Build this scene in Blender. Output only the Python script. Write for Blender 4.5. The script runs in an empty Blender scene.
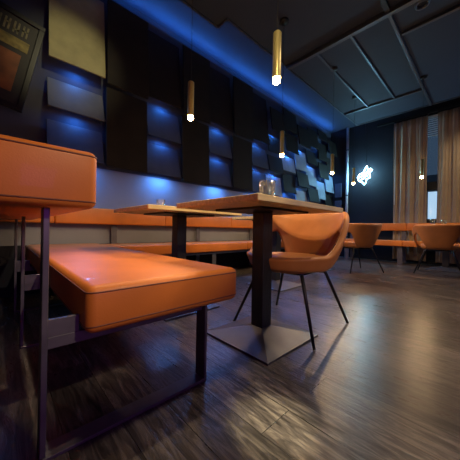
import bpy, bmesh, math, random
from mathutils import Vector, Matrix, Euler
random.seed(7)
S = bpy.context.scene
COL = S.collection
PI = math.pi
R = math.radians

# ------------------------------------------------------------------ camera
CAM_H = 0.61
FWD = Vector((0.686, 0.728, 0)).normalized()
RGT = Vector((FWD.y, -FWD.x, 0))
ROLL = R(1.0)
cd = bpy.data.cameras.new('camera'); cam = bpy.data.objects.new('camera', cd); COL.objects.link(cam)
cd.sensor_width = 36; cd.lens = 245 / 460 * 36; cd.clip_start = 0.02
Z = Vector((0, 0, 1))
r_ = RGT * math.cos(ROLL) + Z * math.sin(ROLL)
u_ = Z * math.cos(ROLL) - RGT * math.sin(ROLL)
b_ = -FWD
cam.matrix_world = Matrix(((r_.x, u_.x, b_.x, 0), (r_.y, u_.y, b_.y, 0), (r_.z, u_.z, b_.z, CAM_H), (0, 0, 0, 1)))
S.camera = cam

# ------------------------------------------------------------------ world / exposure
S.view_settings.view_transform = 'Standard'; S.view_settings.look = 'None'
S.view_settings.gamma = 1; S.view_settings.use_curve_mapping = False
S.view_settings.exposure = 0.75
w = bpy.data.worlds.new('dusk'); S.world = w; w.use_nodes = True
w.node_tree.nodes['Background'].inputs[0].default_value = (0.20, 0.36, 0.60, 1)
w.node_tree.nodes['Background'].inputs[1].default_value = 0.10

def lamp(name, kind, loc, power, color, size=0.1, target=None, spot=None, blend=0.6, sy=None):
    ld = bpy.data.lights.new(name, kind); ld.energy = power; ld.color = color
    if kind == 'AREA':
        ld.size = size
        if sy: ld.shape = 'RECTANGLE'; ld.size_y = sy
    else: ld.shadow_soft_size = size
    if spot: ld.spot_size = R(spot); ld.spot_blend = blend
    o = bpy.data.objects.new(name, ld); COL.objects.link(o); o.location = loc
    if target is not None:
        d = (Vector(target) - Vector(loc)); o.rotation_euler = d.to_track_quat('-Z', 'Y').to_euler()
    return o

WARM = (1.0, 0.66, 0.34); BLUE = (0.04, 0.25, 1.0); CYAN = (0.30, 0.75, 1.0)
# unseen ceiling spots and added fills (behind and beside the viewer)
SPOTC = (1.0, 0.80, 0.55)
lamp('ceiling_spot', 'SPOT', (0.90, -1.80, 2.60), 120, SPOTC, 0.04, (0.35, 0.80, 1.05), 27, 0.45)
lamp('ceiling_spot', 'SPOT', (0.55, 1.25, 2.85), 85, SPOTC, 0.04, (0.52, 1.22, 0), 36, 0.8)
lamp('ceiling_spot', 'SPOT', (2.3, 0.2, 2.85), 70, SPOTC, 0.04, (1.35, 0.80, 0.5), 46, 0.6)
lamp('ceiling_spot', 'SPOT', (3.2, -0.6, 2.85), 85, (1, 0.82, 0.60), 0.04, (2.5, 0.25, 0), 58, 0.9)
lamp('ceiling_spot', 'SPOT', (1.5, -0.3, 2.85), 520, (1, 0.88, 0.55), 0.02, (0.64, 0.46, 0), 6.0, 0.9)
lamp('ceiling_spot', 'SPOT', (5.2, -0.5, 2.85), 34, SPOTC, 0.04, (6.1, 0.5, 0.9), 85, 0.8)  # added spot to brighten the curtains
lamp('ceiling_spot', 'SPOT', (0.75, 0.9, 2.85), 42, (1, 0.88, 0.50), 0.04, (0.48, 2.76, 2.15), 32, 0.9)
lamp('bar_lamp', 'SPOT', (0.2, -1.0, 1.25), 26, (1, .78, .5), 0.05, (1.45, .85, .58), 34, 0.9)  # added warm fill for the inside of the nearest chair back
lamp('ceiling_spot', 'SPOT', (-0.3, -0.8, 2.85), 85, SPOTC, 0.04, (1.12, .84, 1.50), 20, 0.8)  # added spot to brighten the brass of the nearest pendant
# blue cove light over the wall boards
for x in (0.6, 1.8, 3.0, 4.2, 5.4):
    lamp('cove_led', 'AREA', (x, 2.76, 3.03), 2.7, BLUE, 1.15, (x, 2.50, 3.5), None, sy=0.04)
# unseen violet light added behind the viewer to tint the floor
lamp('bar_led', 'AREA', (0.15, -1.5, 1.0), 3.2, (0.75, 0.15, 1.0), 0.6, (0.4, 0.3, 0), None)
lamp('window_glow', 'AREA', (6.12, -1.6, 1.95), 12, (0.25, 0.55, 1.0), 1.0, (4.2, 0.2, 2.95), None)  # added blue fill aimed up at the ceiling

# ------------------------------------------------------------------ materials
def mat(name, color, rough=0.5, metal=0.0, emit=None, es=1.0, noise=0.0, nscale=8.0, bump=0.0, bscale=60.0, spec=0.5, trans=0.0, stretch=(1,1,1), coat=0.0):
    m = bpy.data.materials.new(name); m.use_nodes = True
    nt = m.node_tree; p = nt.nodes['Principled BSDF']
    p.inputs['Base Color'].default_value = (*color, 1); p.inputs['Roughness'].default_value = rough
    p.inputs['Metallic'].default_value = metal; p.inputs['Specular IOR Level'].default_value = spec
    p.inputs['Transmission Weight'].default_value = trans; p.inputs['Coat Weight'].default_value = coat
    if emit: p.inputs['Emission Color'].default_value = (*emit, 1); p.inputs['Emission Strength'].default_value = es
    tc = nt.nodes.new('ShaderNodeTexCoord'); mp = nt.nodes.new('ShaderNodeMapping'); mp.inputs['Scale'].default_value = stretch
    nt.links.new(tc.outputs['Object'], mp.inputs['Vector'])
    if noise:
        n = nt.nodes.new('ShaderNodeTexNoise'); n.inputs['Scale'].default_value = nscale; n.inputs['Detail'].default_value = 6
        nt.links.new(mp.outputs[0], n.inputs['Vector'])
        cr = nt.nodes.new('ShaderNodeValToRGB')
        a = [max(0, c * (1 - noise)) for c in color]; b = [min(1, c * (1 + noise)) for c in color]
        cr.color_ramp.elements[0].position = 0.3; cr.color_ramp.elements[1].position = 0.7
        cr.color_ramp.elements[0].color = (*a, 1); cr.color_ramp.elements[1].color = (*b, 1)
        nt.links.new(n.outputs['Fac'], cr.inputs[0]); nt.links.new(cr.outputs[0], p.inputs['Base Color'])
    if bump:
        n2 = nt.nodes.new('ShaderNodeTexNoise'); n2.inputs['Scale'].default_value = bscale; n2.inputs['Detail'].default_value = 4
        nt.links.new(mp.outputs[0], n2.inputs['Vector'])
        bp = nt.nodes.new('ShaderNodeBump'); bp.inputs['Strength'].default_value = bump; bp.inputs['Distance'].default_value = 0.01
        nt.links.new(n2.outputs['Fac'], bp.inputs['Height']); nt.links.new(bp.outputs[0], p.inputs['Normal'])
    return m

M = {}
M['leather'] = mat('tan_leather', (0.56, 0.165, 0.025), 0.47, spec=0.35, noise=0.12, nscale=5, bump=0.05, bscale=220, coat=0.05)
M['leather_chair'] = mat('chair_leather', (0.45, 0.175, 0.05), 0.5, spec=0.35, noise=0.12, nscale=6, bump=0.1, bscale=140)
M['seam'] = mat('seam_thread', (0.16, 0.05, 0.02), 0.6)
M['steel'] = mat('dark_steel', (0.11, 0.105, 0.12), 0.42, 0.35, noise=0.2, nscale=14, bump=0.05, bscale=40)
M['plate'] = mat('base_plate_steel', (0.13, 0.12, 0.13), 0.42, 0.6, noise=0.15, nscale=10)
M['black'] = mat('black_metal', (0.012, 0.012, 0.013), 0.4, 0.3)
M['column'] = mat('charred_black_wood', (0.014, 0.014, 0.016), 0.5, noise=0.4, nscale=20, bump=0.3, bscale=30, stretch=(6, 6, 0.6))
M['oak'] = mat('oak_board', (0.62, 0.47, 0.21), 0.45, noise=0.22, nscale=7, bump=0.05, stretch=(1, 9, 9))
M['brass'] = mat('brushed_brass', (0.72, 0.60, 0.20), 0.36, 0.45)
M['bulb'] = mat('warm_bulb', (1, 0.8, 0.5), 0.3, emit=(1.0, 0.62, 0.28), es=45)
M['cable'] = mat('black_cable', (0.01, 0.01, 0.01), 0.7)
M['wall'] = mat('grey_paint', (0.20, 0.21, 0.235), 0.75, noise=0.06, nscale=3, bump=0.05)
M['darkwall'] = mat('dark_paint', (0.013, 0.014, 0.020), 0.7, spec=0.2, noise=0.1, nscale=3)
M['ceil'] = mat('ceiling_paint', (0.022, 0.031, 0.055), 0.75, noise=0.08, nscale=2)
M['board_dark'] = mat('umber_board', (0.013, 0.010, 0.008), 0.7, spec=0.2, noise=0.2, nscale=6, bump=0.05)
M['board_grey'] = mat('slate_board', (0.085, 0.085, 0.078), 0.6, noise=0.12, nscale=8, bump=0.05)
M['board_olive'] = mat('stone_board', (0.24, 0.22, 0.105), 0.6, noise=0.15, nscale=8, bump=0.05)
M['board_blue'] = mat('blue_grey_board', (0.05, 0.06, 0.085), 0.7, spec=0.25, noise=0.12, nscale=8, bump=0.05)
M['gap_wall'] = mat('blue_black_paint', (0.05, 0.055, 0.075), 0.8, spec=0.2)
M['board_pale'] = mat('pale_blue_grey_board', (0.22, 0.26, 0.32), 0.6, noise=0.12, nscale=8, bump=0.05)  # lighter copy: neon light painted into the low far boards
M['led'] = mat('blue_led', (0.1, 0.2, 1), 0.4, emit=(0.06, 0.22, 1.0), es=7)
M['rail'] = mat('rail_metal', (0.10, 0.11, 0.13), 0.42, 0.7)
def glass_mat():
    m = bpy.data.materials.new('clear_glass'); m.use_nodes = True; nt = m.node_tree; N = nt.nodes
    N.remove(N['Principled BSDF']); out = N['Material Output']
    t = N.new('ShaderNodeBsdfTransparent'); t.inputs[0].default_value = (.93, .95, .97, 1)
    g = N.new('ShaderNodeBsdfGlossy'); g.inputs['Roughness'].default_value = .08
    lw = N.new('ShaderNodeLayerWeight'); lw.inputs[0].default_value = .35
    mr = N.new('ShaderNodeMapRange'); mr.inputs['To Min'].default_value = .03; mr.inputs['To Max'].default_value = .55
    mx = N.new('ShaderNodeMixShader')
    nt.links.new(lw.outputs['Facing'], mr.inputs['Value']); nt.links.new(mr.outputs[0], mx.inputs[0])
    nt.links.new(t.outputs[0], mx.inputs[1]); nt.links.new(g.outputs[0], mx.inputs[2]); nt.links.new(mx.outputs[0], out.inputs[0])
    return m
M['glass'] = glass_mat()
M['neon'] = mat('neon_tube', (0.7, 0.95, 1), 0.3, emit=(0.55, 0.90, 1.0), es=7)
M['neon_back'] = mat('sign_backing', (0.05, 0.10, 0.13), 0.5)
M['white'] = mat('white_enamel', (0.55, 0.55, 0.55), 0.5)
M['print_amber'] = mat('amber_print', (0.16, 0.055, 0.016), 0.6, noise=0.4, nscale=9)
M['print_gold'] = mat('old_gold_print', (0.16, 0.13, 0.03), 0.6, noise=0.5, nscale=25)
M['print_dark'] = mat('dark_print', (0.012, 0.011, 0.012), 0.6)
M['print_letters'] = mat('faded_lettering', (0.13, 0.12, 0.06), 0.6, noise=0.4, nscale=30)
M['blind'] = mat('white_blind', (0.6, 0.62, 0.66), 0.6)

def curtain_mat():
    m = mat('beige_curtain', (0.36, 0.27, 0.18), 0.9, noise=0.08, nscale=5, bump=0.1, bscale=200)
    m.node_tree.nodes['Principled BSDF'].inputs['Sheen Weight'].default_value = 0.2
    return m
M['curtain'] = curtain_mat()

def floor_mat():
    m = bpy.data.materials.new('smoked_plank_floor'); m.use_nodes = True
    nt = m.node_tree; N = nt.nodes; L = nt.links; p = N['Principled BSDF']
    tc = N.new('ShaderNodeTexCoord'); mp = N.new('ShaderNodeMapping'); mp.inputs['Rotation'].default_value = (0, 0, PI/2)
    L.new(tc.outputs['Object'], mp.inputs['Vector'])
    br = N.new('ShaderNodeTexBrick'); br.inputs['Scale'].default_value = 1.0
    br.inputs['Brick Width'].default_value = 1.25; br.inputs['Row Height'].default_value = 0.145
    br.inputs['Mortar Size'].default_value = 0.0016; br.inputs['Mortar Smooth'].default_value = 0.3; br.offset = 0.37
    br.inputs['Color1'].default_value = (0.0, 0.0, 0.0, 1); br.inputs['Color2'].default_value = (1, 1, 1, 1); br.inputs['Mortar'].default_value = (0.2, 0.2, 0.2, 1)
    L.new(mp.outputs[0], br.inputs['Vector'])
    # grain, offset per plank
    off = N.new('ShaderNodeVectorMath'); off.operation = 'MULTIPLY_ADD'
    off.inputs[1].default_value = (9, 5, 3); L.new(br.outputs['Color'], off.inputs[0]); L.new(mp.outputs[0], off.inputs[2])
    g = N.new('ShaderNodeMapping'); g.inputs['Scale'].default_value = (2.6, 20, 1); L.new(off.outputs[0], g.inputs['Vector'])
    n = N.new('ShaderNodeTexNoise'); n.inputs['Scale'].default_value = 2.2; n.inputs['Detail'].default_value = 9; n.inputs['Roughness'].default_value = 0.65; n.inputs['Distortion'].default_value = 0.9
    L.new(g.outputs[0], n.inputs['Vector'])
    cr = N.new('ShaderNodeValToRGB'); e = cr.color_ramp.elements
    e[0].position = 0.33; e[0].color = (0.016, 0.013, 0.013, 1); e[1].position = 0.70; e[1].color = (0.22, 0.185, 0.16, 1)
    x = cr.color_ramp.elements.new(0.5); x.color = (0.072, 0.060, 0.054, 1)
    L.new(n.outputs['Fac'], cr.inputs[0])
    v = N.new('ShaderNodeMapRange'); v.inputs['To Min'].default_value = 0.55; v.inputs['To Max'].default_value = 1.35
    L.new(br.outputs['Color'], v.inputs['Value'])
    mx = N.new('ShaderNodeMixRGB'); mx.blend_type = 'MULTIPLY'; mx.inputs[0].default_value = 1
    L.new(cr.outputs[0], mx.inputs[1]); L.new(v.outputs[0], mx.inputs[2])
    mm = N.new('ShaderNodeMixRGB'); mm.inputs[2].default_value = (0.01, 0.008, 0.007, 1)
    L.new(br.outputs['Fac'], mm.inputs[0]); L.new(mx.outputs[0], mm.inputs[1]); L.new(mm.outputs[0], p.inputs['Base Color'])
    rr = N.new('ShaderNodeMapRange'); rr.inputs['To Min'].default_value = 0.38; rr.inputs['To Max'].default_value = 0.20
    L.new(n.outputs['Fac'], rr.inputs['Value']); L.new(rr.outputs[0], p.inputs['Roughness'])
    sb = N.new('ShaderNodeMath'); sb.operation = 'SUBTRACT'; L.new(n.outputs['Fac'], sb.inputs[0]); L.new(br.outputs['Fac'], sb.inputs[1])
    bp = N.new('ShaderNodeBump'); bp.inputs['Strength'].default_value = 0.35; bp.inputs['Distance'].default_value = 0.006
    L.new(sb.outputs[0], bp.inputs['Height']); L.new(bp.outputs[0], p.inputs['Normal'])
    return m
M['floor'] = floor_mat()

# ------------------------------------------------------------------ mesh helpers
def tag(o, label=None, cat=None, group=None, kind=None):
    if label: o['label'] = label
    if cat: o['category'] = cat
    if group: o['group'] = group
    if kind: o['kind'] = kind
    return o
def empty(name, loc, rz=0):
    o = bpy.data.objects.new(name, None); COL.objects.link(o); o.location = loc; o.rotation_euler = (0, 0, rz)
    o.empty_display_size = 0.1; return o
def build(name, bm, m, parent=None, smooth=False, loc=None, rot=None):
    me = bpy.data.meshes.new(name); bmesh.ops.recalc_face_normals(bm, faces=bm.faces); bm.to_mesh(me); bm.free()
    me.materials.append(M[m] if isinstance(m, str) else m)
    if smooth:
        for f in me.polygons: f.use_smooth = True
    o = bpy.data.objects.new(name, me); COL.objects.link(o)
    if parent: o.parent = parent
    if loc: o.location = loc
    if rot: o.rotation_euler = rot
    return o
def box(bm, lo, hi, bev=0.0, seg=2, mtx=None):
    vs = bmesh.ops.create_cube(bm, size=1)['verts']
    c = [(a + b) / 2 for a, b in zip(lo, hi)]; s = [b - a for a, b in zip(lo, hi)]
    for v in vs: v.co = Vector((c[0] + v.co.x * s[0], c[1] + v.co.y * s[1], c[2] + v.co.z * s[2]))
    if bev > 0:
        es = list({e for v in vs for e in v.link_edges})
        res = bmesh.ops.bevel(bm, geom=es, offset=bev, segments=seg, profile=0.5, affect='EDGES')
        vs = list({v for f in res['faces'] for v in f.verts} | {v for v in vs if v.is_valid})
    if mtx: bmesh.ops.transform(bm, matrix=mtx, verts=vs)
    return vs
def bx(name, lo, hi, m, parent=None, bev=0.0, seg=2, smooth=False):
    bm = bmesh.new(); box(bm, lo, hi, bev, seg); return build(name, bm, m, parent, smooth)
def tube(bm, pts, r, n=8, closed=False, caps=True):
    pts = [Vector(p) for p in pts]; rs = r if isinstance(r, (list, tuple)) else [r] * len(pts)
    rings = []; up = None; L = len(pts)
    for i, p in enumerate(pts):
        if closed: t = (pts[(i + 1) % L] - pts[i - 1]).normalized()
        else: t = (pts[min(i + 1, L - 1)] - pts[max(i - 1, 0)]).normalized()
        if up is None: up = Vector((0, 0, 1)) if abs(t.z) < 0.9 else Vector((1, 0, 0))
        a = t.cross(up).normalized(); b = a.cross(t).normalized(); up = b
        rings.append([bm.verts.new(p + a * rs[i] * math.cos(2 * PI * k / n) + b * rs[i] * math.sin(2 * PI * k / n)) for k in range(n)])
    for i in range(L if closed else L - 1):
        A = rings[i]; B = rings[(i + 1) % L]
        for k in range(n): bm.faces.new((A[k], A[(k + 1) % n], B[(k + 1) % n], B[k]))
    if caps and not closed: bm.faces.new(rings[0]); bm.faces.new(rings[-1])
def lathe(bm, prof, n=24, c=(0, 0)):
    rings = []
    for (r, z) in prof:
        rings.append([bm.verts.new((c[0] + r * math.cos(2 * PI * k / n), c[1] + r * math.sin(2 * PI * k / n), z)) for k in range(n)])
    for A, B in zip(rings, rings[1:]):
        for k in range(n): bm.faces.new((A[k], A[(k + 1) % n], B[(k + 1) % n], B[k]))
    return rings

# ------------------------------------------------------------------ the room
WY, WX, CH, IH = 2.85, 6.2, 3.15, 2.95
X0, Y0 = -2.4, -3.2
def struct(o): o['kind'] = 'structure'; return o
struct(bx('floor', (X0, Y0, -0.1), (WX + 0.15, WY + 0.15, 0), 'floor'))
struct(bx('wall_left', (X0, WY, 0), (WX + 0.15, WY + 0.15, CH + 0.15), 'wall'))
struct(bx('wall_back', (X0 - 0.15, Y0, 0), (X0, WY + 0.15, CH + 0.15), 'darkwall'))
struct(bx('wall_right', (X0, Y0 - 0.15, 0), (WX + 0.15, Y0, CH + 0.15), 'darkwall'))
struct(bx('trim_12', (X0, WY - .006, 1.24), (WX, WY, CH), 'gap_wall'))  # thin sheet that darkens the upper wall behind the boards
struct(bx('trim_13', (X0, WY - .006, .08), (WX, WY, .44), 'darkwall'))  # dark sheet standing in for the shade under the wall bench
# end wall with two window openings
WIN = [(0.28, 1.32), (-2.3, -0.9)]
bm = bmesh.new()
zs, zt = 0.85, 2.98
ys = [Y0, -2.3, -0.9, 0.28, 1.32, WY]
for a, b in ((Y0, -2.3), (-0.9, 0.28), (1.32, WY)): box(bm, (WX, a, 0), (WX + 0.15, b, CH + 0.15))
for a, b in WIN:
    box(bm, (WX, a, 0), (WX + 0.15, b, zs)); box(bm, (WX, a, zt), (WX + 0.15, b, CH + 0.15))
struct(build('wall_end', bm, 'darkwall'))
for i, (a, b) in enumerate(WIN):
    wn = struct(bx('window_%d' % (i + 1), (WX + 0.085, a, zs), (WX + 0.093, b, zt), 'glass'))
    bm = bmesh.new()
    for lo, hi in (((WX + .05, a, zs), (WX + .12, a + .05, zt)), ((WX + .05, b - .05, zs), (WX + .12, b, zt)),
                   ((WX + .05, a, zs), (WX + .12, b, zs + .05)), ((WX + .05, a, zt - .05), (WX + .12, b, zt)),
                   ((WX + .05, a, 1.48), (WX + .12, b, 1.64))): box(bm, lo, hi, 0.004)
    struct(build('window_frame', bm, 'black', wn))
    bm = bmesh.new()
    for k in range(9): box(bm, (WX + .02, a + .06, zt - .1 - k * .042), (WX + .045, b - .06, zt - .098 + .006 - k * .042))
    box(bm, (WX + .01, a + .05, zt - .07), (WX + .05, b - .05, zt - .03))
    struct(build('window_blind', bm, 'blind', wn))

# ceiling: upper strip by the wall, dropped island with a jog in its edge
struct(bx('ceiling', (X0, Y0, CH), (WX + .15, WY + .15, CH + .15), 'ceil'))
bm = bmesh.new()
box(bm, (1.80, Y0 + .01, IH), (5.68, 2.03, CH - .001)); box(bm, (X0 + .01, Y0 + .01, IH), (1.80, 2.19, CH - .001))
struct(build('ceiling_island', bm, 'ceil'))
bm = bmesh.new()
rl = lambda lo, hi: box(bm, lo, hi, 0.002, 1)
struct(bx('trim_1', (1.80, 2.008, IH - .012), (5.68, 2.032, IH), 'rail'))
struct(bx('trim_2', (X0 + .02, 2.168, IH - .012), (1.82, 2.192, IH), 'rail'))
struct(bx('trim_3', (1.80, 2.03, IH - .012), (1.82, 2.17, IH), 'rail'))
struct(bx('trim_4', (5.655, -3.0, IH - .012), (5.68, 2.008, IH), 'rail'))
struct(bx('trim_5', (2.93, -3.0, IH - .05), (2.985, 2.008, IH), 'rail', bev=.004))
struct(bx('trim_6', (4.93, 0.785, IH - .03), (4.97, 2.008, IH), 'rail', bev=.004))
struct(bx('trim_7', (2.99, 1.566, IH - .025), (4.93, 1.594, IH), 'rail', bev=.004))
struct(bx('trim_8', (2.99, 1.146, IH - .025), (4.93, 1.174, IH), 'rail', bev=.004))
struct(bx('trim_9', (1.2, 0.735, IH - .035), (2.93, 0.785, IH), 'black', bev=.004))
struct(bx('trim_10', (2.99, 0.745, IH - .03), (5.655, 0.778, IH), 'rail', bev=.004))
struct(bx('trim_11', (3.38, -3.0, IH - .03), (3.42, 0.735, IH), 'rail', bev=.004))
bm = bmesh.new()
struct(bx('baseboard_left', (X0, WY - .015, 0), (WX, WY, .08), 'darkwall'))
struct(bx('baseboard_end', (WX - .015, Y0, 0), (WX, WY - .015, .08), 'darkwall'))
bm.free()

# downlight ring and vertical pipe
bm = bmesh.new(); lathe(bm, [(0.045, IH - .001), (0.045, IH - .02), (0.06, IH - .025), (0.065, IH - .001)], 24, (3.1, .5))
tag(build('downlight', bm, 'rail', None, True), 'round metal downlight ring in the ceiling near the long track', 'ceiling light')
bm = bmesh.new(); tube(bm, [(WX - .05, 2.40, 0.001), (WX - .05, 2.40, CH - .005)], .03, 14)
pp = build('wall_pipe', bm, 'white', None, True)
tag(pp, 'vertical metal pipe on the dark end wall left of the neon sign', 'pipe')
for z in (0.5, 1.5, 2.6):
    bm = bmesh.new(); lathe(bm, [(.031, z - .015), (.038, z - .015), (.038, z + .015), (.031, z + .015)], 14, (WX - .05, 2.40)); build('pipe_clamp', bm, 'rail', pp)


# ------------------------------------------------------------------ wall boards (tilted shingles with blue LEDs behind the lower edges)
CW = 0.45
ordn = ['first', 'second', 'third', 'fourth', 'fifth', 'sixth', 'seventh', 'eighth', 'ninth', 'tenth', 'eleventh', 'twelfth', 'thirteenth', 'fourteenth', 'fifteenth']
rown = ['bottom', 'second lowest', 'third lowest', 'topmost']
zb = [1.26, 1.69, 2.12, 2.55]
def board(x0, x1, z0, z1, ytop, ybot, m, lit, label, power=1.1, jx=0.0):
    t = empty('cladding_board', ((x0 + x1) / 2, WY - 0.0065, z0))
    tag(t, label, 'wall panel', 'overlapping boards covering the long wall')
    hw = (x1 - x0) / 2
    bm = bmesh.new()
    T = 0.018; yb = ybot - WY; yt = ytop - WY; h = z1 - z0
    vs = [bm.verts.new(c) for c in ((-hw, yb, 0), (hw, yb, 0), (hw, yb + T, 0), (-hw, yb + T, 0), (-hw, yt, h), (hw, yt, h), (hw, yt + T, h), (-hw, yt + T, h))]
    for f in ((0, 1, 2, 3), (4, 5, 6, 7), (0, 1, 5, 4), (1, 2, 6, 5), (2, 3, 7, 6), (3, 0, 4, 7)): bm.faces.new([vs[i] for i in f])
    bmesh.ops.bevel(bm, geom=list(bm.edges), offset=.003, segments=1, affect='EDGES')
    build('panel', bm, m, t)
    bm = bmesh.new()
    box(bm, (-.02, yt + T + .002, h * .8), (.02, 0, h * .8 + .03))
    build('bracket', bm, 'black', t)
    if lit:
        bx('led_strip', (-.05, yb + T + .004, .02), (.05, yb + T + .012, .032), 'led', t)
        if power > 9:
            lamp('board_led', 'AREA', ((x0 + x1) / 2, ybot + .035, z0 + .004), 2.8, (0.08, 0.32, 1.0), .22, ((x0 + x1) / 2, ybot + .05, 0), sy=.03)
        else:
            lamp('board_led', 'AREA', ((x0 + x1) / 2, WY - .085, z0 + .012), power * .36, BLUE, .08, ((x0 + x1) / 2, WY - .07, 0), sy=.02)
    return t
ci = 0
for c in range(-1, 13):
    x0 = 0.33 + c * CW; x1 = x0 + CW - .012
    if x1 > WX - 0.04: x1 = WX - 0.04
    if c == -1: continue
    if c == 0: x0 = .30
    col = ordn[c]
    litcol = (c % 2 == 0)
    if c < 7:
        if litcol:
            rows = [(0, 1.26, 1.60), (1, 1.69, 1.985), (2, 2.13, 2.96)] if c == 0 else [(0, 1.26, 1.63), (1, 1.69, 2.06), (2, 2.13, 2.96)]
            for k, z0, z1 in rows:
                m = 'board_olive' if (c == 0 and k == 2) else ('board_grey' if (c == 0) else 'board_dark')
                if c != 0 and k < 2: m = 'board_blue'
                what = 'tall pale stone' if m == 'board_olive' else ('slate grey' if m == 'board_grey' else 'dark')
                lab = '%s board, blue glow under it, %s of %s column from the left' % (what, ['lowest', 'middle', 'uppermost'][k], col)
                if k == 0: m = 'board_blue'
                board(x0, x1, z0, z1, WY - .05, WY - .15, m, True, lab, 2.0 if k else 13)
        else:
            for k, z0, z1 in ((0, 1.22 + .02 * (c % 3), 2.06), (1, 2.08, 2.97)):
                board(x0, x1, z0, z1, WY - .13, WY - .17, 'board_dark', False,
                      '%s tall dark brown unlit board, %s column of boards from the left' % (['lower', 'upper'][k], col))
    else:
        rnd = random.Random(c * 5 + 1)
        z = 1.16 + 0.10 * (c % 3)
        k = 0
        while z < 2.75 and k < 5:
            hgt = rnd.choice((0.30, 0.36, 0.42))
            fr = rnd.choice((.12, .15, .19))
            lit = (k + c) % 2 == 0
            board(x0, x1, z, min(z + hgt, 2.97), WY - fr + .05, WY - fr - .01, ('board_pale' if z < 1.95 else 'board_dark') if (k + c) % 2 else 'board_dark', lit,  # low boards take the copy with neon light in its colour
                  '%s square board of the %s column from the left' % (['lowest', 'second lowest', 'third lowest', 'fourth lowest', 'fifth lowest'][k], col), 4)
            z += hgt + .06; k += 1
        
# boards turning the corner onto the end wall
for k, (y0, y1, z0, z1) in enumerate(((2.50, 2.66, 1.05, 1.38), (2.50, 2.66, 1.46, 1.80))):
    t = empty('cladding_board', (WX - .001, (y0 + y1) / 2, z0))
    tag(t, '%s narrow blue lit board on the end wall beside the pipe' % ['lower', 'upper'][k], 'wall panel', 'narrow boards on the end wall')
    bm = bmesh.new(); box(bm, (-.13, (y0 - y1) / 2, 0), (-.112, (y1 - y0) / 2, z1 - z0), .003, 1); build('panel', bm, 'board_blue', t)
    bm = bmesh.new(); box(bm, (-.112, -.02, .1), (0, .02, .13)); build('bracket', bm, 'black', t)

# ------------------------------------------------------------------ benches
S_TOP, S_BOT, B_TOP, B_BOT = 0.44, 0.33, 0.81, 0.655
def cushion(name, lo, hi, parent, bev=.028, m='leather', piping=True, sag=0.0):
    bm = bmesh.new(); box(bm, lo, hi, bev, 4)
    o = build(name, bm, m, parent, True)
    if piping:
        for z in (hi[2] - bev * .7, lo[2] + bev * .9):
            bm = bmesh.new(); r = .0035; e = .001; q = bev * .6
            x0, y0, x1, y1 = lo[0] - e, lo[1] - e, hi[0] + e, hi[1] + e
            d = bev * .35
            pts = []
            for cx, cy, a0 in ((x1 - bev - 0, y1 - bev, 0), (x0 + bev, y1 - bev, 90), (x0 + bev, y0 + bev, 180), (x1 - bev, y0 + bev, 270)):
                for j in range(4):
                    a = R(a0 + j * 30); rr = bev - .0022
                    pts.append((cx + rr * math.cos(a), cy + rr * math.sin(a), z))
            tube(bm, pts, .0024, 6, closed=True)
            build('piping', bm, 'seam', o, True)
    return o
def frame(parent, x0, x1, y, axis='y', w=.05, t=.010, post_x=None):
    """U frame of flat steel in the plane across the bench: floor skid, front leg, tall rear post, crossbar"""
    def b(name, lo, hi, m='steel'):
        bm = bmesh.new()
        if axis == 'y': box(bm, lo, hi, .0015, 1)
        else: box(bm, (lo[1], lo[0], lo[2]), (hi[1], hi[0], hi[2]), .0015, 1)
        return build(name, bm, m, parent)
    h = w / 2
    b('skid', (x0, y - h, 0.0), (x1, y + h, t))
    b('front_leg', (x1 - .012, y - h, t), (x1, y + h, .3145)) if x1 > x0 else None
    b('back_post', (x0, y - h * .8, t), (x0 + .014, y + h * .8, B_BOT + .02))
    b('crossbar', (x0 + .014, y - h * .3, .283), (x1 - .012, y - h * .3 + .012, .3145))
    b('side_plate', (x0 + .014, y - h * .3, .3145), (x0 + .088, y - h * .3 + .012, .362))
# near bench, running from the camera to the wall bench
nb = empty('bench', (0.45, 1.6, 0))
tag(nb, 'near tan leather bench on flat steel runners with padded backrest, left foreground', 'bench')
nb0 = (0.45, 1.6, 0)
def L(p): return (p[0] - nb0[0], p[1] - nb0[1], p[2])
cushion('seat', L((.172, .735, .315)), L((.748, 2.80, .450)), nb, .026)
cushion('backrest', L((-.02, .735, .66)), L((.195, 2.60, .815)), nb, .02)
for y in (.81, 1.62, 2.33): frame(nb, .082 - nb0[0], .618 - nb0[0], y - nb0[1], w=.06)
# wall bench under the boards
wb = empty('bench', (3.0, WY, 0)); tag(wb, 'long orange leather wall bench running under the boards of the grey wall', 'bench')
def wb_c(name, lo, hi): return cushion(name, (lo[0] - 3.0, lo[1] - WY, lo[2]), (hi[0] - 3.0, hi[1] - WY, hi[2]), wb, .016, piping=False)
xs = [-1.9, -.75, .37, 1.49, 2.61, 3.73, 4.85, 5.62]
for a, b in zip(xs, xs[1:]):
    if b > .8: wb_c('seat', (max(a, .75), 2.39, S_BOT), (b, 2.80, S_TOP))
    wb_c('backrest', (a, 2.74, B_BOT - .01), (b, 2.83, B_TOP))
def wframe(x):
    def b(name, lo, hi):
        bx(name, (lo[0] - 3.0, lo[1] - WY, lo[2]), (hi[0] - 3.0, hi[1] - WY, hi[2]), 'steel', wb, .0015, 1)
    b('back_post', (x - .03, 2.80, .0), (x + .03, 2.815, B_BOT)); b('skid', (x - .03, 2.44, 0), (x + .03, 2.80, .01))
    b('front_leg', (x - .03, 2.44, .01), (x + .03, 2.452, S_BOT - .03))
for x in (-.2, .91, 2.03, 3.14, 4.25, 5.36): wframe(x)
bx('seat_rail', (-2.24, 2.43 - WY, S_BOT - .03), (2.6, 2.46 - WY, S_BOT), 'steel', wb, .0015, 1)
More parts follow.
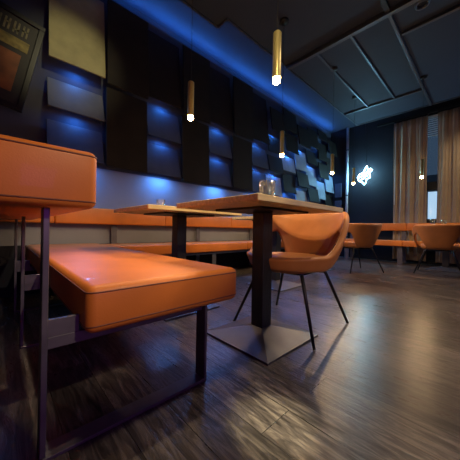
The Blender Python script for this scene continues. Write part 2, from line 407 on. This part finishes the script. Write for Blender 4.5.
# end-wall bench
eb = empty('bench', (WX, .5, 0)); tag(eb, 'orange leather bench along the end wall beneath the curtains', 'bench')
def eb_c(name, lo, hi): return cushion(name, (lo[0] - WX, lo[1] - .5, lo[2]), (hi[0] - WX, hi[1] - .5, hi[2]), eb, .016, piping=False)
ysb = [-2.6, -1.35, -.1, 1.15, 2.38]
for a, b in zip(ysb, ysb[1:]):
    eb_c('seat', (5.62, a, S_BOT + .02), (5.97, b, S_TOP + .02)); eb_c('backrest', (5.93, a, B_BOT), (6.02, b, B_TOP))
for y in (-1.35, -.1, 1.2, 2.2):
    for nm, lo, hi in (('back_post', (5.985, y - .04, 0), (6.0, y + .04, B_BOT)), ('skid', (5.68, y - .04, 0), (5.985, y + .04, .01)), ('front_leg', (5.68, y - .04, .01), (5.692, y + .04, S_BOT + .018))):
        bx(nm, (lo[0] - WX, lo[1] - .5, lo[2]), (hi[0] - WX, hi[1] - .5, hi[2]), 'steel', eb)

# ------------------------------------------------------------------ tables
def table(cx, cy, label, wx=.80, wy=.60, base=.47, H=.755):
    t = empty('table', (cx, cy, 0)); tag(t, label, 'table', 'oak topped bistro tables')
    bx('tabletop', (-wx / 2, -wy / 2, H - .027), (wx / 2, wy / 2, H), 'oak', t, .003, 2)
    bx('mounting_plate', (-.22, -.17, H - .039), (.22, .17, H - .0275), 'black', t, .002)
    bx('column', (-.042, -.042, .0585), (.042, .042, H - .039), 'column', t, .004)
    bm = bmesh.new(); q = base / 2
    box(bm, (-q, -q, 0), (q, q, .010))
    for f in [f for f in bm.faces if all(v.co.z > .005 for v in f.verts)]: bmesh.ops.delete(bm, geom=[f], context='FACES_ONLY')
    top = [v for v in bm.verts if v.co.z > .005]; top.sort(key=lambda v: math.atan2(v.co.y, v.co.x))
    up = [bm.verts.new((math.copysign(.042, v.co.x), math.copysign(.042, v.co.y), .058)) for v in top]
    for k in range(4): bm.faces.new((top[k], top[(k + 1) % 4], up[(k + 1) % 4], up[k]))
    bm.faces.new(up)
    build('base_plate', bm, 'plate', t)
    return t
table(1.125, .915, 'nearest oak topped table with square dark steel base and a glass on it')
table(1.04, 1.69, 'oak topped table just behind the near bench seat')
table(2.28, 1.66, 'oak topped table directly behind the nearest table, mostly hidden')
table(3.72, 1.95, 'far oak topped table beside the smaller tan chair')
table(5.42, .50, 'far oak topped table under the curtains, behind the rear chair')

# ------------------------------------------------------------------ bucket chairs
def smst(a, b, x):
    t = max(0, min(1, (x - a) / (b - a))); return t * t * (3 - 2 * t)
def make_chair(label):
    """shell chair with open sides; faces +x in its own space"""
    t = empty('armchair', (0, 0, 0)); tag(t, label, 'chair', 'tan shell armchairs')
    bm = bmesh.new()
    NA, NV = 72, 7
    grid = []
    for i in range(NA):
        a = -180 + 360 * i / NA; A = abs(a)
        top = .745 - .275 * smst(48, 112, A) - .018 * smst(112, 180, A)
        wid = .14 - .06 * smst(45, 90, A)
        bot_side = top - wid
        bot = .385 + (bot_side - .385) * smst(30, 46, A) * (1 - smst(72, 98, A))
        col = []
        for j in range(NV):
            z = bot + (top - bot) * j / (NV - 1)
            s = (z - .385) / .39
            rx = .20 + .095 * min(1, max(0, s)) ** .7; ry = .215 + .125 * min(1, max(0, s)) ** .6
            rx += .045 * smst(70, 150, A)
            ry += .02 * smst(60, 110, A) * (1 - smst(120, 148, A))
            ca, sa = -math.cos(R(a)), math.sin(R(a))
            e = .85
            x = rx * math.copysign(abs(ca) ** e, ca); y = ry * math.copysign(abs(sa) ** e, sa)
            col.append(bm.verts.new((x, y, z)))
        grid.append(col)
    for i in range(NA):
        for j in range(NV - 1):
            k = (i + 1) % NA
            bm.faces.new((grid[i][j], grid[k][j], grid[k][j + 1], grid[i][j + 1]))
    sh = build('backrest', bm, 'leather_chair', t, True)
    so = sh.modifiers.new('thick', 'SOLIDIFY'); so.thickness = .034; so.offset = 0
    ss = sh.modifiers.new('sub', 'SUBSURF'); ss.levels = 1; ss.render_levels = 1
    # seat pan
    bm = bmesh.new(); N = 40; rings = []
    prof = [(0.0, .432), (.3, .430), (.6, .434), (.82, .446), (.94, .452), (1.0, .436), (1.0, .405), (.93, .378), (.6, .370), (0.0, .370)]
    for f, z in prof:
        if f == 0: rings.append([bm.verts.new((0.0, 0, z))]); continue
        rg = []
        for k in range(N):
            a = 2 * PI * k / N; ca, sa = math.cos(a), math.sin(a)
            ax = (.255 if ca > 0 else .205); ay = .225
            x = ax * math.copysign(abs(ca) ** .8, ca) * f; y = ay * math.copysign(abs(sa) ** .8, sa) * f
            rg.append(bm.verts.new((x, y, z - (.012 * max(0, ca) if f > .8 else 0))))
        rings.append(rg)
    for A, B in zip(rings, rings[1:]):
        for k in range(N):
            if len(A) == 1: bm.faces.new((A[0], B[k], B[(k + 1) % N]))
            elif len(B) == 1: bm.faces.new((A[k], A[(k + 1) % N], B[0]))
            else: bm.faces.new((A[k], A[(k + 1) % N], B[(k + 1) % N], B[k]))
    build('seat', bm, 'leather_chair', t, True)
    for sx, sy in ((1, 1), (1, -1), (-1, 1), (-1, -1)):
        bm = bmesh.new(); tube(bm, [(sx * .15, sy * .14, .372), (sx * .17, sy * .16, .33), (sx * .262, sy * .275, .004)], [.011, .011, .008], 10)
        build('leg', bm, 'black', t, True)
    bm = bmesh.new(); tube(bm, [(.16, .15, .362), (-.16, .15, .362), (-.16, -.15, .362), (.16, -.15, .362)], .010, 8, closed=True)
    build('under_frame', bm, 'black', t, True)
    return t
def copy_tree(o, parent=None):
    c = o.copy(); COL.objects.link(c)
    if parent: c.parent = parent
    for ch in list(o.children): copy_tree(ch, c)
    return c
ch = make_chair('nearest tan leather armchair pulled up to the nearest oak table')
ch.location = (1.42, .90, 0); ch.rotation_euler.z = R(180 + 4)
for x, y, a, lab in ((4.12, 1.45, 55, 'smaller tan leather armchair behind the nearest one, left of the end wall bench'),
                     (4.86, .53, 4, 'tan leather armchair seen from behind, facing the curtained end wall')):
    c = copy_tree(ch); c.location = (x, y, 0); c.rotation_euler.z = R(a); c['label'] = lab

# ------------------------------------------------------------------ pendants
def pendant(x, y, label, zb=1.445, ln=.25, power=13):
    t = empty('pendant_lamp', (x, y, IH)); tag(t, label, 'pendant lamp', 'slim brass cylinder pendants')
    b = zb - IH
    bm = bmesh.new(); lathe(bm, [(.0235, b + .02), (.0235, b + .02 + ln), (.020, b + .025 + ln), (.004, b + .027 + ln), (.004, b + .018 + ln), (.019, b + .015 + ln), (.0205, b + .02), (.0235, b + .02)], 28)
    build('shade', bm, 'brass', t, True)
    bm = bmesh.new(); prof = [(.001, b - .016), (.012, b - .012), (.020, b - .002), (.0200, b + .012), (.017, b + .03), (.001, b + .035)]
    lathe(bm, prof, 16); build('bulb', bm, 'bulb', t, True)
    bm = bmesh.new(); tube(bm, [(0, 0, b + ln + .026), (0, 0, -.02)], .0022, 6); build('cable', bm, 'cable', t)
    bm = bmesh.new(); lathe(bm, [(.001, -.024), (.045, -.022), (.05, -.002), (.001, -.0005)], 20); build('canopy', bm, 'black', t, True)
    l = lamp('pendant_light', 'SPOT', (x, y, zb - .05), power, WARM, .02, (x, y, 0), 165, .5)
    l2 = lamp('pendant_glow', 'POINT', (x, y, zb - .06), power * .10, WARM, .02)
PY = [(1.12, .83, 'large brass cylinder pendant hanging over the nearest table'),
      (1.04, 1.56, 'brass cylinder pendant hanging over the table behind the near bench'),
      (2.28, 1.60, 'brass cylinder pendant, second from the left, low in front of the boards')]
pendant(*PY[0]); pendant(*PY[1]); pendant(*PY[2])
pendant(3.46, 1.56, 'small brass pendant in front of the pale blue lit boards')
pendant(4.45, 1.63, 'smallest brass pendant just below the neon sign')
pendant(4.60, .71, 'small brass pendant hanging before the beige curtain')

# ------------------------------------------------------------------ glasses
def glass(x, y, z, label, h=.09, r=.036):
    bm = bmesh.new()
    lathe(bm, [(.001, 0), (r * .88, 0), (r * .9, .004), (r, h), (r - .0025, h), (r * .86, .010), (.001, .009)], 28)
    o = build('drinking_glass', bm, 'glass', None, True, (x, y, z)); tag(o, label, 'glass', 'drinking glasses on the tables')
glass(.97, .765, .7555, 'clear tumbler standing on the nearest table', .10, .041)
glass(.83, 1.60, .7555, 'small clear tumbler on the table behind the near bench', .06, .03)
glass(5.26, .66, .7555, 'clear tumbler on the far table under the window gap', .10)
glass(5.30, .52, .7555, 'clear tumbler on the far table right of its neighbour', .08)

# ------------------------------------------------------------------ curtains
def curtain(y0, y1, label, seed, z0=.06, z1=2.93, x=6.10):
    t = empty('curtain', (x, (y0 + y1) / 2, 0)); tag(t, label, 'curtain', 'beige pleated floor length curtains')
    rnd = random.Random(seed); n = int(abs(y1 - y0) / .008); NZ = 14; bm = bmesh.new(); g = []
    ph = rnd.random() * 6; cy = (y0 + y1) / 2
    for i in range(n + 1):
        u = y0 + (y1 - y0) * i / n; c = []
        for j in range(NZ + 1):
            v = j / NZ; z = z0 + (z1 - z0) * v
            amp = .017 - .005 * v
            d = amp * math.sin(u * 2 * PI / .15 + ph + .8 * math.sin(u * 9 + ph)) + .006 * math.sin(u * 2 * PI / .05 + v * 1.5)
            c.append(bm.verts.new((d, u - cy + .006 * math.sin(v * 5 + u * 20), z)))
        g.append(c)
    for i in range(n):
        for j in range(NZ): bm.faces.new((g[i][j], g[i + 1][j], g[i + 1][j + 1], g[i][j + 1]))
    o = build('fabric', bm, 'curtain', t, True); so = o.modifiers.new('t', 'SOLIDIFY'); so.thickness = .003
    bx('heading', (-.02, y0 - cy, z1), (.02, y1 - cy, z1 + .03), 'black', t)
    return t
c1 = curtain(.86, 1.42, 'beige curtain left of the window gap, behind a small pendant', 3)
c2 = curtain(-.95, .71, 'wide beige curtain right of the window gap at the right edge', 5)
bm = bmesh.new(); tube(bm, [(-.045, .245, 2.85), (-.05, .25, 1.2)], .005, 6); build('draw_rod', bm, 'white', c1)
tag(bx('curtain_rail', (6.07, -1.2, 2.962), (6.13, 1.75, 3.0), 'black'), 'black curtain rail above the beige curtains', 'rail')

# ------------------------------------------------------------------ neon sign (white-cyan bird shape)
sx, sy_, sz = WX - .03, 2.0, 1.93
ns = empty('neon_sign', (sx, sy_, sz)); tag(ns, 'glowing white and cyan neon sign of a small bird shape on dark end wall', 'sign')
def npt(a, b): return (-.035, -(a - 245) / 15.3 * .0228, -(b - 225) / 15.3 * .0248)
bird = [(140, 240), (160, 300), (205, 315), (238, 360), (262, 330), (268, 285), (315, 268), (322, 225), (290, 205), (352, 165), (322, 140), (290, 165), (272, 95), (246, 140), (225, 188), (172, 202)]
bm = bmesh.new(); tube(bm, [npt(*p) for p in bird], .010, 8, closed=True); build('neon_outline', bm, 'neon', ns, True)
bm = bmesh.new(); tube(bm, [npt(165, 250), npt(205, 235), npt(250, 215), npt(280, 175)], .010, 8); build('neon_stroke', bm, 'neon', ns, True)
bm = bmesh.new(); tube(bm, [npt(190, 285), npt(225, 270), npt(250, 245), npt(285, 235)], .010, 8); build('neon_stroke', bm, 'neon', ns, True)
for y, z in ((-.1, .12), (.08, .0)):
    bm = bmesh.new(); tube(bm, [(.029, y, z), (-.035, y, z)], .004, 6); build('standoff', bm, 'black', ns)
bm = bmesh.new(); tube(bm, [(.012, 0, .30), (.012, 0, .9), (.012, .02, CH - sz - .01)], .003, 6); build('power_cord', bm, 'cable', ns)
lamp('neon_light', 'POINT', (sx - .16, sy_, sz + .03), 24, CYAN, .10)

# ------------------------------------------------------------------ tilted poster at the top left
fp = empty('framed_poster', (-.13, WY - .12, 2.03)); fp.rotation_euler = (0, R(11), 0)
tag(fp, 'dark framed vintage poster hanging tilted on the wall at top left', 'picture')
W2, H2 = .34, .40
bx('print', (-W2 + .03, -.004, -H2 + .03), (W2 - .03, .004, H2 - .03), 'print_dark', fp)
bm = bmesh.new()
for lo, hi in (((-W2, -.02, -H2), (W2, .02, -H2 + .04)), ((-W2, -.02, H2 - .04), (W2, .02, H2)), ((-W2, -.02, -H2 + .04), (-W2 + .04, .02, H2 - .04)), ((W2 - .04, -.02, -H2 + .04), (W2, .02, H2 - .04))): box(bm, lo, hi, .003)
build('frame', bm, 'black', fp)
bx('amber_field', (-.26, -.007, -.27), (.24, -.004, .06), 'print_amber', fp)
bx('gold_band', (-.27, -.007, .10), (.27, -.004, .19), 'print_gold', fp)
bm = bmesh.new(); rnd = random.Random(2)
for i in range(9):
    x = -.26 + i * .058
    box(bm, (x, -.008, .22), (x + .012, -.004, .32)); box(bm, (x + .026, -.008, .22), (x + .038, -.004, .32))
    z = .22 + rnd.random() * .08; box(bm, (x, -.008, z), (x + .038, -.004, z + .013))
build('lettering', bm, 'print_letters', fp)
bx('wall_mount', (-.03, .02, -.05), (.03, .118, .05), 'black', fp)

# ------------------------------------------------------------------ across the street
struct(bx('ground', (WX + .15, -8, -.25), (16, 9, -.1), 'darkwall'))
hb = empty('building', (12, 1.5, -.1)); tag(hb, 'dim building across the street seen through the gap between the curtains', 'building')
bx('wall', (0, -5, 0), (1.0, 5, 2.95), 'wall', hb)
M['lit_window'] = mat('lit_window', (.6, .7, .8), .4, emit=(.55, .78, 1.0), es=.55)  # glowing panes added for the bright patch in the curtain gap
for y in (-2.6, -1.3, -.15, 1.2, 2.5):
    bx('window', (-.02, y - .3, 1.25), (.0, y + .3, 2.3), 'lit_window', hb)
